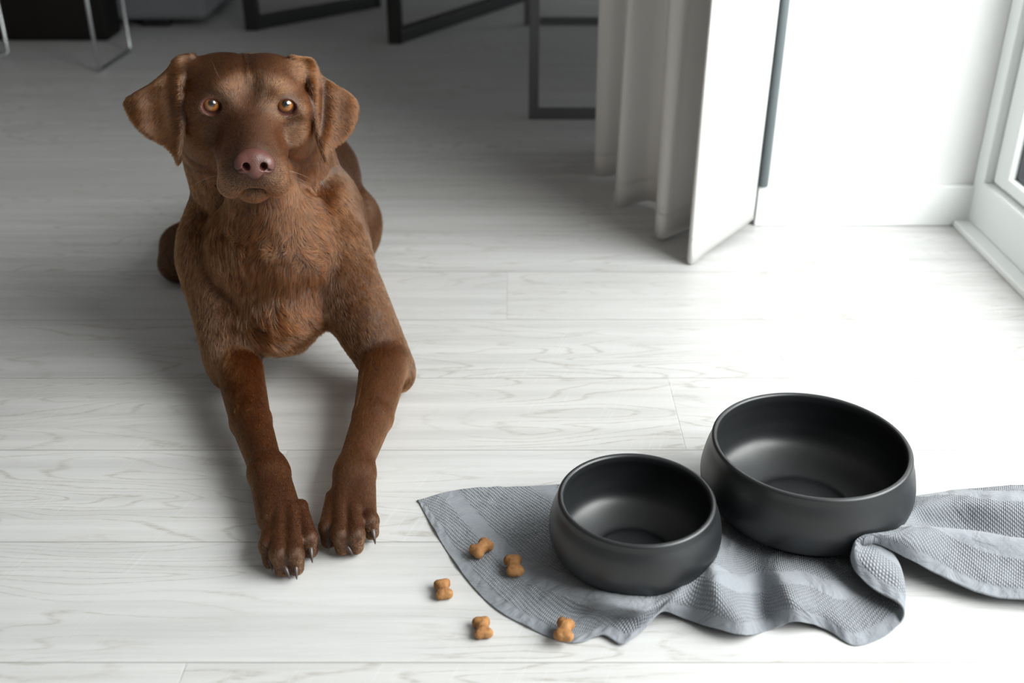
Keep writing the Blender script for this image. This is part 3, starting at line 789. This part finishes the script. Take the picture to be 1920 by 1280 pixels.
    def ear(poly, s):
        sc = 1/1520.0
        pts = [((u-467.5)*sc, -(v-197)*sc) for u, v in poly]
        pts = [tuple(p) for p in catmull(pts+[pts[0]], 3)[:-1]]
        def fn(X, Y, Z):
            x, f, h = hl(X, Y, Z); sy = h*ca - f*sa; w_ = f*ca + h*sa
            d2 = poly_sdf(x, sy, pts)
            ax = x*s
            inner = 0.074
            o = np.clip(ax-inner, -.03, .09)
            w0 = -.022 - 0.30*np.maximum(o, 0) + 0.12*np.minimum(o, 0)
            w0 = w0 - (0.0055 if s > 0 else 0.0020)*np.exp(-((o-.016-.10*np.clip(sy, -.06, .06)+3.0*sy*sy)/.007)**2)*np.clip((.05-sy)/.04, 0, 1) + 0.004*np.exp(-((o-.006)/.009)**2)
            w0 = w0 - np.clip(sy-.025, 0, .06)*0.45 + np.clip(-.02-sy, 0, .06)*0.10
            w0 = w0 + 0.006*np.exp(-((o-.055)/.014)**2)*np.clip((.03-sy)/.03, 0, 1)
            th = .0042; rr = .0036
            q1 = d2+rr+.001; q2 = np.abs(w_-w0)*0.93-th+rr
            return np.minimum(np.maximum(q1, q2), 0)+np.sqrt(np.maximum(q1, 0)**2+np.maximum(q2, 0)**2)-rr
        xs_ = [p[0] for p in pts]; ss = [p[1] for p in pts]
        cs = [W(x, w_*ca - sy*sa, w_*sa + sy*ca) for x in (min(xs_), max(xs_)) for sy in (min(ss), max(ss)) for w_ in (-.085, .0)]
        cs = np.array(cs)
        def flowf(Pn):
            x, f, h = hl(Pn[:, 0], Pn[:, 1], Pn[:, 2])
            return None
        body.append(Prim('func', fn, .006, tuple(dirw(s*.55, -.1, -.8)), .0065, bb=(cs.min(0), cs.max(0))))
    ear([(378, 104), (358, 104), (338, 112), (325, 130), (298, 154), (268, 172), (251, 183), (246, 198), (260, 228), (284, 252), (314, 270), (328, 286), (336, 304), (344, 292), (351, 250), (351, 200), (355, 160), (368, 128)], -1)
    ear([(544, 103), (568, 105), (590, 109), (606, 135), (628, 152), (656, 168), (673, 186), (675, 206), (666, 232), (648, 256), (624, 274), (613, 290), (607, 305), (599, 288), (588, 250), (584, 200), (576, 152), (560, 124)], 1)
    for s in (-1, 1):
        hell((s*.058, -.050, .029), (.016, .026, .012), .012, (s*.8, -.3, -.3), .006)

    # ---- solve the field
    hs = 0.0016
    xs = segs((-.66, -.50, .0042), (-.50, -.13, hs), (-.13, -.09, .003))
    ys = segs((.84, .98, .0018), (.98, 1.12, .003), (1.12, 1.40, .0017), (1.40, 1.56, .0040), (1.56, 2.13, .006))
    zs = segs((-.006, .06, .0018), (.06, .255, .0030), (.255, .475, hs))
    iH = body.index('HEAD'); iJ = body.index('JOIN')
    g1 = body[:iH]; g2 = body[iH+1:iJ]; g3 = body[iJ+1:]
    F = field(g1, xs, ys, zs)
    # head group on its own, then merged with a tight crease so the lips hang over the jaw
    x0, x1 = np.searchsorted(xs, (E[0]-.16, E[0]+.16)); y0, y1 = np.searchsorted(ys, (E[1]-.15, E[1]+.20)); z0 = np.searchsorted(zs, E[2]-.14)
    F2 = field(g2, xs[x0:x1], ys[y0:y1], zs[z0:])
    sl = (slice(x0, x1), slice(y0, y1), slice(z0, None))
    F[sl] = smin(F[sl], F2, .004); del F2
    F = field(g3, xs, ys, zs, F=F)
    F = smax(F, np.broadcast_to((0.0012-zs)[None, None, :].astype(np.float32), F.shape), .004)
    V, Q = surface_nets(F, xs, ys, zs)
    # keep the single connected skin: two light smoothing passes
    nv = len(V)
    e = np.concatenate([Q[:, [0, 1]], Q[:, [1, 2]], Q[:, [2, 3]], Q[:, [3, 0]]])
    deg = np.bincount(e.ravel(), minlength=nv).astype(float)
    for _ in range(2):
        acc = np.zeros_like(V)
        for ax in range(3):
            acc[:, ax] = np.bincount(e[:, 0], V[e[:, 1], ax], nv) + np.bincount(e[:, 1], V[e[:, 0], ax], nv)
        V = V*0.55 + 0.45*acc/np.maximum(deg, 1)[:, None]
    V[:, 2] = np.maximum(V[:, 2], 0.0006)

    dog = thing('dog', 'brown short-haired dog lying on the floor with raised head looking at the camera', 'dog', (-.34, 1.45, 0))
    # skin
    m = mat('brown_coat_skin', (0.085, 0.030, 0.013), 0.5, spec=0.3, Sheen_Weight=0.0); t = NT(m)
    att = t.add('ShaderNodeAttribute'); att.attribute_name = 'bare'
    n1 = t.noise(t.coord(), 60, 4)
    c = t.mix(n1, (0.030, 0.010, 0.0045), (0.055, 0.020, 0.009))
    c = t.mix(att.outputs['Fac'], c, (0.08, 0.028, 0.020)); t.link(c, t.b.inputs['Base Color'])
    ob = mesh_np('body', V, Q, m, dog)
    x, f, h = hl(V[:, 0], V[:, 1], V[:, 2])
    bare = np.zeros(nv)
    for s in (-1, 1):
        r = np.sqrt((x-s*.0435)**2 + (h*1.15)**2 + ((f-.004)*.7)**2); bare = np.maximum(bare, np.clip((.0138-r)/.002, 0, 1))
    # lip edges and philtrum skin
    lip = np.exp(-((np.abs(x)*0.62 - (-(h+.0745)))/.0035)**2)*(f > .045)*(np.abs(x) < .036)*0.55
    bare = np.maximum(bare, lip)
    at = ob.data.attributes.new('bare', 'FLOAT', 'POINT'); at.data.foreach_set('value', bare.astype(np.float32))

    # ---- nose
    def hp(kind, *a, k=.004, sub=False):
        if kind == 'ell': return Prim('ell', (A_(*a[0]), a[1], np.eye(3)), k, sub=sub)
        return Prim('cone', (A_(*a[0]), A_(*a[1]), a[2], a[3]), k, sub=sub)
    NP = [hp('ell', (0, .0845, -.0425), (.0205, .0150, .0150)), hp('ell', (0, .088, -.052), (.012, .013, .012), k=.006)]
    for s in (-1, 1): NP.append(hp('ell', (s*.0125, .0885, -.0455), (.0105, .0105, .0115), k=.004))
    for s in (-1, 1):
        NP.append(hp('ell', (s*.0098, .1000, -.0455), (.0044, .0140, .0050), k=.0016, sub=True))
        NP.append(hp('cone', (s*.012, .100, -.0490), (s*.0210, .090, -.0515), .0022, .0010, k=.0015, sub=True))
    NP.append(hp('cone', (0, .1035, -.047), (0, .100, -.070), .0009, .0011, k=.0012, sub=True))
    gx = np.arange(-.027, .027, .0006); gf = np.arange(.060, .108, .0006); gh = np.arange(-.070, -.024, .0006)
    Fn = field(NP, gx, gf, gh, .03)
    Vn, Qn = surface_nets(Fn, gx, gf, gh)
    Vw = E + Vn[:, :1]*HX + Vn[:, 1:2]*HF + Vn[:, 2:3]*HU
    mn = mat('liver_nose_leather', (0.20, 0.085, 0.075), 0.42, spec=0.5); t = NT(mn)
    vo = t.add('ShaderNodeTexVoronoi'); vo.inputs['Scale'].default_value = 850; t.link(t.coord(), vo.inputs['Vector'])
    t.link(t.bump(vo.outputs['Distance'], 0.30, 0.0006), t.b.inputs['Normal'])
    cc = t.mix(t.noise(t.coord(), 90, 3), (0.062, 0.022, 0.017), (0.125, 0.047, 0.036)); t.link(cc, t.b.inputs['Base Color'])
    mesh_np('nose', Vw, Qn[:, ::-1], mn, dog)['label'] = 'pinkish brown nose'

    # ---- eyes
    me_ = mat('amber_eye', (0.3, 0.12, 0.03), 0.25, spec=0.6, Coat_Weight=1.0, Coat_Roughness=0.02); t = NT(me_)
    px, py, pz = t.sep(t.coord()); rr = t.math('SQRT', t.math('ADD', t.math('MULTIPLY', px, px), t.math('MULTIPLY', py, py)))
    ang = t.math('ARCTAN2', py, px)
    fib = t.noise(t.combine(t.math('MULTIPLY', ang, 5.0), t.math('MULTIPLY', rr, 120.0), 0), 1.6, 3)
    col = t.ramp(t.math('DIVIDE', rr, 0.0134), [(0.0, (0.004, 0.003, 0.003)), (0.27, (0.004, 0.003, 0.003)), (0.31, (0.10, 0.035, 0.008)), (0.45, (0.30, 0.125, 0.030)), (0.64, (0.22, 0.080, 0.018)),
                                                  (0.72, (0.07, 0.02, 0.01)), (0.80, (0.10, 0.045, 0.035)), (1.0, (0.08, 0.035, 0.03))])
    col = t.mix(0.35, col, t.ramp(fib, [(0.3, (0.5, 0.5, 0.5)), (0.7, (1, 1, 1))]), 'MULTIPLY')
    t.link(col, t.b.inputs['Base Color'])
    for s in (-1, 1):
        c = W(s*.0435, -.0060, 0)
        bm = bmesh.new(); bmesh.ops.create_uvsphere(bm, u_segments=48, v_segments=32, radius=.0134)
        # cornea bulge
        for v in bm.verts:
            r2 = math.hypot(v.co.x, v.co.y)
            if v.co.z > 0: v.co.z += 0.0016*math.exp(-(r2/.0075)**2)
        meh = bpy.data.meshes.new('eye'); bm.to_mesh(meh); bm.free()
        for p in meh.polygons: p.use_smooth = True
        meh.materials.append(me_)
        o = link('eye', meh, dog); o.location = Vector(c) - dog.location
        g = (Vector((0, 0.0, H+.06)) - Vector(c)).normalized()
        o.rotation_euler = g.to_track_quat('Z', 'Y').to_euler(); o['label'] = 'amber eye'

    # ---- claws
    mc = mat('dark_horn_claw', (0.055, 0.037, 0.033), 0.32, spec=0.5)
    for c, d, s in claws:
        d = d/np.linalg.norm(d); L = .0130*s; pts = []; rad = []
        for i in range(7):
            q = i/6; pts.append(c + d*(q*L - .002) + A_(0, 0, .0045*s*(1-q*q*2.2))); rad.append(.0034*s*(1-q**1.8*0.86))
        pts = [A_(p[0], p[1], max(p[2], rad[i]+.0005)) for i, p in enumerate(pts)]
        tube('claw', pts, rad, mc, dog, 10)
    c = np.array(P(571, 957, .028)); d = A_(.35, -1, -.35); d /= np.linalg.norm(d)
    tube('claw', [c + d*q*.012 for q in np.linspace(-.1, 1, 6)], [.0024*(1-q*.85) for q in np.linspace(0, 1, 6)], mc, dog, 10)

    # ---- whiskers
    mw = mat('whisker_hair', (0.22, 0.18, 0.15), 0.35)
    wr = random.Random(5)
    wl_ = []
    for s in (-1, 1):
        for i in range(5):
            a = W(s*(.030+.004*wr.random()), .062-.006*i, -.066-.004*(i % 3)); dd = dirw(s*(.9+.2*wr.random()), .1-.25*i*.3, -.25+.25*wr.random())
            wl_.append((a, dd, .030+.012*wr.random(), -.012))
        a = W(s*.030, -.004, .024); wl_.append((a, dirw(s*.2-.25, .55, 1), .030 if s < 0 else .018, .006))
        a = W(s*.034, -.004, .022); wl_.append((a, dirw(-.5*s, .7, .5), .022, .004))
    for i, x_ in enumerate(()):
        wl_.append((W(x_, .070, -.094), dirw(x_*20, .5, -1), .009, 0))
    for a, dd, L, sag in wl_:
        dd = dd/np.linalg.norm(dd); pts = [a + dd*L*q + A_(0, 0, sag*q*q) for q in np.linspace(-.05, 1, 8)]
        tube('whisker', pts, [.00014*(1-.75*q) for q in np.linspace(0, 1, 8)], mw, dog, 5)
    if not FUR: return dog

    # ---- short coat: real hairs rooted on the skin
    tri = np.concatenate([Q[:, [0, 1, 2]], Q[:, [0, 2, 3]]])
    a, b, c = V[tri[:, 0]], V[tri[:, 1]], V[tri[:, 2]]
    cr = np.cross(b-a, c-a); ar = np.linalg.norm(cr, axis=1)*0.5; fn = cr/np.maximum(ar*2, 1e-12)[:, None]
    vn = np.zeros_like(V)
    for k in range(3):
        for ax in range(3): vn[:, ax] += np.bincount(tri[:, k], cr[:, ax], nv)
    vn /= np.maximum(np.linalg.norm(vn, axis=1), 1e-12)[:, None]
    cen = (a+b+c)/3
    wgt = ar.copy()
    tocam = A_(0, 0, H) - cen; tocam /= np.linalg.norm(tocam, axis=1)[:, None]
    wgt *= np.where((fn*tocam).sum(1) > -0.35, 1.0, 0.30)                  # thinner on the far side
    cx_, cf_, ch_ = hl(cen[:, 0], cen[:, 1], cen[:, 2])
    ishead = (cf_ > -.10) & (ch_ > -.115) & (np.abs(cx_) < .16)
    wgt *= np.where(ishead, 3.2, 1.0); wgt *= np.where((cen[:, 1] < 1.24) & (cen[:, 2] < .09), 2.4, 1.0); wgt *= np.where(cen[:, 1] > 1.5, 0.55, 1.0)
    wgt[cen[:, 2] < 0.003] = 0
    N = NFUR
    pick = RNG.choice(len(tri), N, p=wgt/wgt.sum())
    r1, r2 = RNG.random(N), RNG.random(N); fl = r1+r2 > 1; r1[fl], r2[fl] = 1-r1[fl], 1-r2[fl]
    T = tri[pick]; w0 = (1-r1-r2)[:, None]; w1 = r1[:, None]; w2 = r2[:, None]
    Pn = V[T[:, 0]]*w0 + V[T[:, 1]]*w1 + V[T[:, 2]]*w2
    Nn = vn[T[:, 0]]*w0 + vn[T[:, 1]]*w1 + vn[T[:, 2]]*w2; Nn /= np.linalg.norm(Nn, axis=1)[:, None]
    flow = np.zeros((N, 3)); ln = np.zeros(N); ws = np.zeros(N)+1e-9
    for p in body:
        if isinstance(p, str) or p.sub or p.flow is None: continue
        lo, hi = p.bounds(); m_ = .03
        idx = np.where(((Pn > lo-m_) & (Pn < hi+m_)).all(1))[0]
        if not len(idx): continue
        d = np.abs(p.d(Pn[idx, 0], Pn[idx, 1], Pn[idx, 2])); wq = np.exp(-d/.010)
        fv = np.array(p.flow, float); fv /= np.linalg.norm(fv)
        flow[idx] += fv*wq[:, None]; ln[idx] += p.flen*wq; ws[idx] += wq
    ln /= ws
    ln = np.where(ws < 1e-6, .008, ln)
    x, f, h = hl(Pn[:, 0], Pn[:, 1], Pn[:, 2])
    # cleared skin: eyes, nose, lips' edge
    keep = np.ones(N, bool)
    for s in (-1, 1):
        r = np.sqrt((x-s*.0435)**2 + (h*1.15)**2 + ((f-.004)*.6)**2); keep &= r > .0127
        ln = np.where(r < .022, np.minimum(ln, .0015+(r-.0127)*.3), ln)
    dn = np.full(N, 1.0)
    for p in NP:
        if not p.sub: dn = np.minimum(dn, p.d(x, f, h))
    keep &= dn > .0012
    ln = np.where(dn < .02, np.minimum(ln, .0012+dn*.12), ln)
    # smooth pseudo-noise fields for clumps and whorls
    def fieldn(Pp, sc, seed):
        r = np.random.default_rng(seed); out = 0
        for _ in range(6):
            k = r.normal(size=3)*sc; out = out + np.sin(Pp @ k + r.random()*6.28)
        return out/2.45
    amp = np.clip((ln-.006)/.012, 0, 1)
    chest = (np.abs(Pn[:, 0]+.32) < .13) & (Pn[:, 1] < 1.36) & (Pn[:, 2] > .06) & (Pn[:, 2] < .30)
    sw = np.where(chest, 1.0, 0.30)*(.25+amp)
    jit = np.stack([fieldn(Pn, 55, 1), fieldn(Pn, 55, 2), fieldn(Pn, 55, 3)], 1)*0.55*sw[:, None] + np.stack([fieldn(Pn, 190, 4), fieldn(Pn, 190, 5), fieldn(Pn, 190, 6)], 1)*0.35*sw[:, None]
    flow = flow/np.maximum(np.linalg.norm(flow, axis=1), 1e-9)[:, None] + jit + RNG.normal(size=(N, 3))*0.10
    T1 = flow - Nn*(flow*Nn).sum(1)[:, None]; T1 /= np.maximum(np.linalg.norm(T1, axis=1), 1e-6)[:, None]
    ln = ln*(0.75+0.5*RNG.random(N))*(1+0.25*fieldn(Pn, 120, 9)*amp)
    lift = np.where(chest, .38, .19)*(1+.5*RNG.normal(size=N)*.5) + .18*np.clip(fieldn(Pn, 90, 8), -1, 1)*amp
    lg = np.clip((1.34-Pn[:, 1])/.14, 0, 1)*np.clip((.15-Pn[:, 2])/.08, 0, 1); lift = lift*(1-.4*lg); lift = np.clip(lift, .06, .9)
    tint = np.clip((f-.045)/.03, 0, 1)*np.clip((-.040-h)/.03, 0, 1)*(h > -.105)*0.6
    for s in (-1, 1): tint = np.maximum(tint, 0.25*np.exp(-(((x-s*.030)/.010)**2 + ((h-.024)/.008)**2))*(f > -.03))
    tint = tint[keep]
    Pn, Nn, T1, ln, lift = Pn[keep], Nn[keep], T1[keep], ln[keep], lift[keep]; N = len(Pn)
    K = 4; q = np.linspace(0, 1, K)
    pts = np.empty((N, K, 3), np.float32)
    for i, s in enumerate(q):
        along = s; upv = lift*s*(1-0.45*s)
        pts[:, i] = Pn + (T1*along + Nn*upv[:, None])*ln[:, None] - Nn*0.0004*(i == 0)
    pts[..., 2] = np.maximum(pts[..., 2], 0.0006)
    pts -= np.array(dog.location, np.float32)
    hcv = bpy.data.hair_curves.new('fur'); hcv.add_curves([K]*N)
    hcv.attributes['position'].data.foreach_set('vector', pts.ravel())
    ra = hcv.attributes.get('radius') or hcv.attributes.new('radius', 'FLOAT', 'POINT')
    ta = hcv.attributes.new('tint', 'FLOAT', 'CURVE'); ta.data.foreach_set('value', tint.astype(np.float32))
    base = np.clip(ln*.012+.00009, .00011, .00022)
    rv = (base[:, None]*np.array([1.0, .95, .75, .15])[None, :]).astype(np.float32); ra.data.foreach_set('value', rv.ravel())
    mh = bpy.data.materials.new('brown_fur'); mh.use_nodes = True; nt = mh.node_tree; nt.nodes.remove(nt.nodes['Principled BSDF'])
    hb = nt.nodes.new('ShaderNodeBsdfHairPrincipled'); hb.parametrization = 'COLOR'
    hb.inputs['Roughness'].default_value = 0.26; hb.inputs['Radial Roughness'].default_value = 0.40
    hb.inputs['Coat'].default_value = 0.0; hb.inputs['IOR'].default_value = 1.48
    hi_ = nt.nodes.new('ShaderNodeHairInfo'); rp = nt.nodes.new('ShaderNodeValToRGB')
    el = rp.color_ramp.elements; el[0].color = (0.022, 0.0055, 0.0014, 1); el[1].color = (0.24, 0.074, 0.018, 1)
    nt.links.new(hi_.outputs['Random'], rp.inputs['Fac']); mr = nt.nodes.new('ShaderNodeMapRange'); mr.inputs[3].default_value = 0.25; mr.inputs[4].default_value = 1.15
    nt.links.new(hi_.outputs['Intercept'], mr.inputs[0])  # shade inside the coat put into the colour: hairs darken towards the root
    mm = nt.nodes.new('ShaderNodeMix'); mm.data_type = 'RGBA'; mm.blend_type = 'MULTIPLY'; mm.inputs[0].default_value = 1.0
    ta_ = nt.nodes.new('ShaderNodeAttribute'); ta_.attribute_name = 'tint'
    tm = nt.nodes.new('ShaderNodeMix'); tm.data_type = 'RGBA'; nt.links.new(ta_.outputs['Fac'], tm.inputs[0])
    nt.links.new(rp.outputs['Color'], tm.inputs[6]); tm.inputs[7].default_value = (0.50, 0.17, 0.07, 1)
    nt.links.new(tm.outputs[2], mm.inputs[6]); nt.links.new(mr.outputs[0], mm.inputs[7]); nt.links.new(mm.outputs[2], hb.inputs['Color'])
    nt.links.new(hb.outputs[0], nt.nodes['Material Output'].inputs[0])
    hcv.materials.append(mh)
    link('fur', hcv, dog)['label'] = 'short glossy chocolate brown coat'
    return dog

FUR = True; NFUR = 560000
if not DOG_ONLY:
    build_room(); build_curtain(); build_furniture(); build_towel(); build_bowls(); build_biscuits()
build_dog()
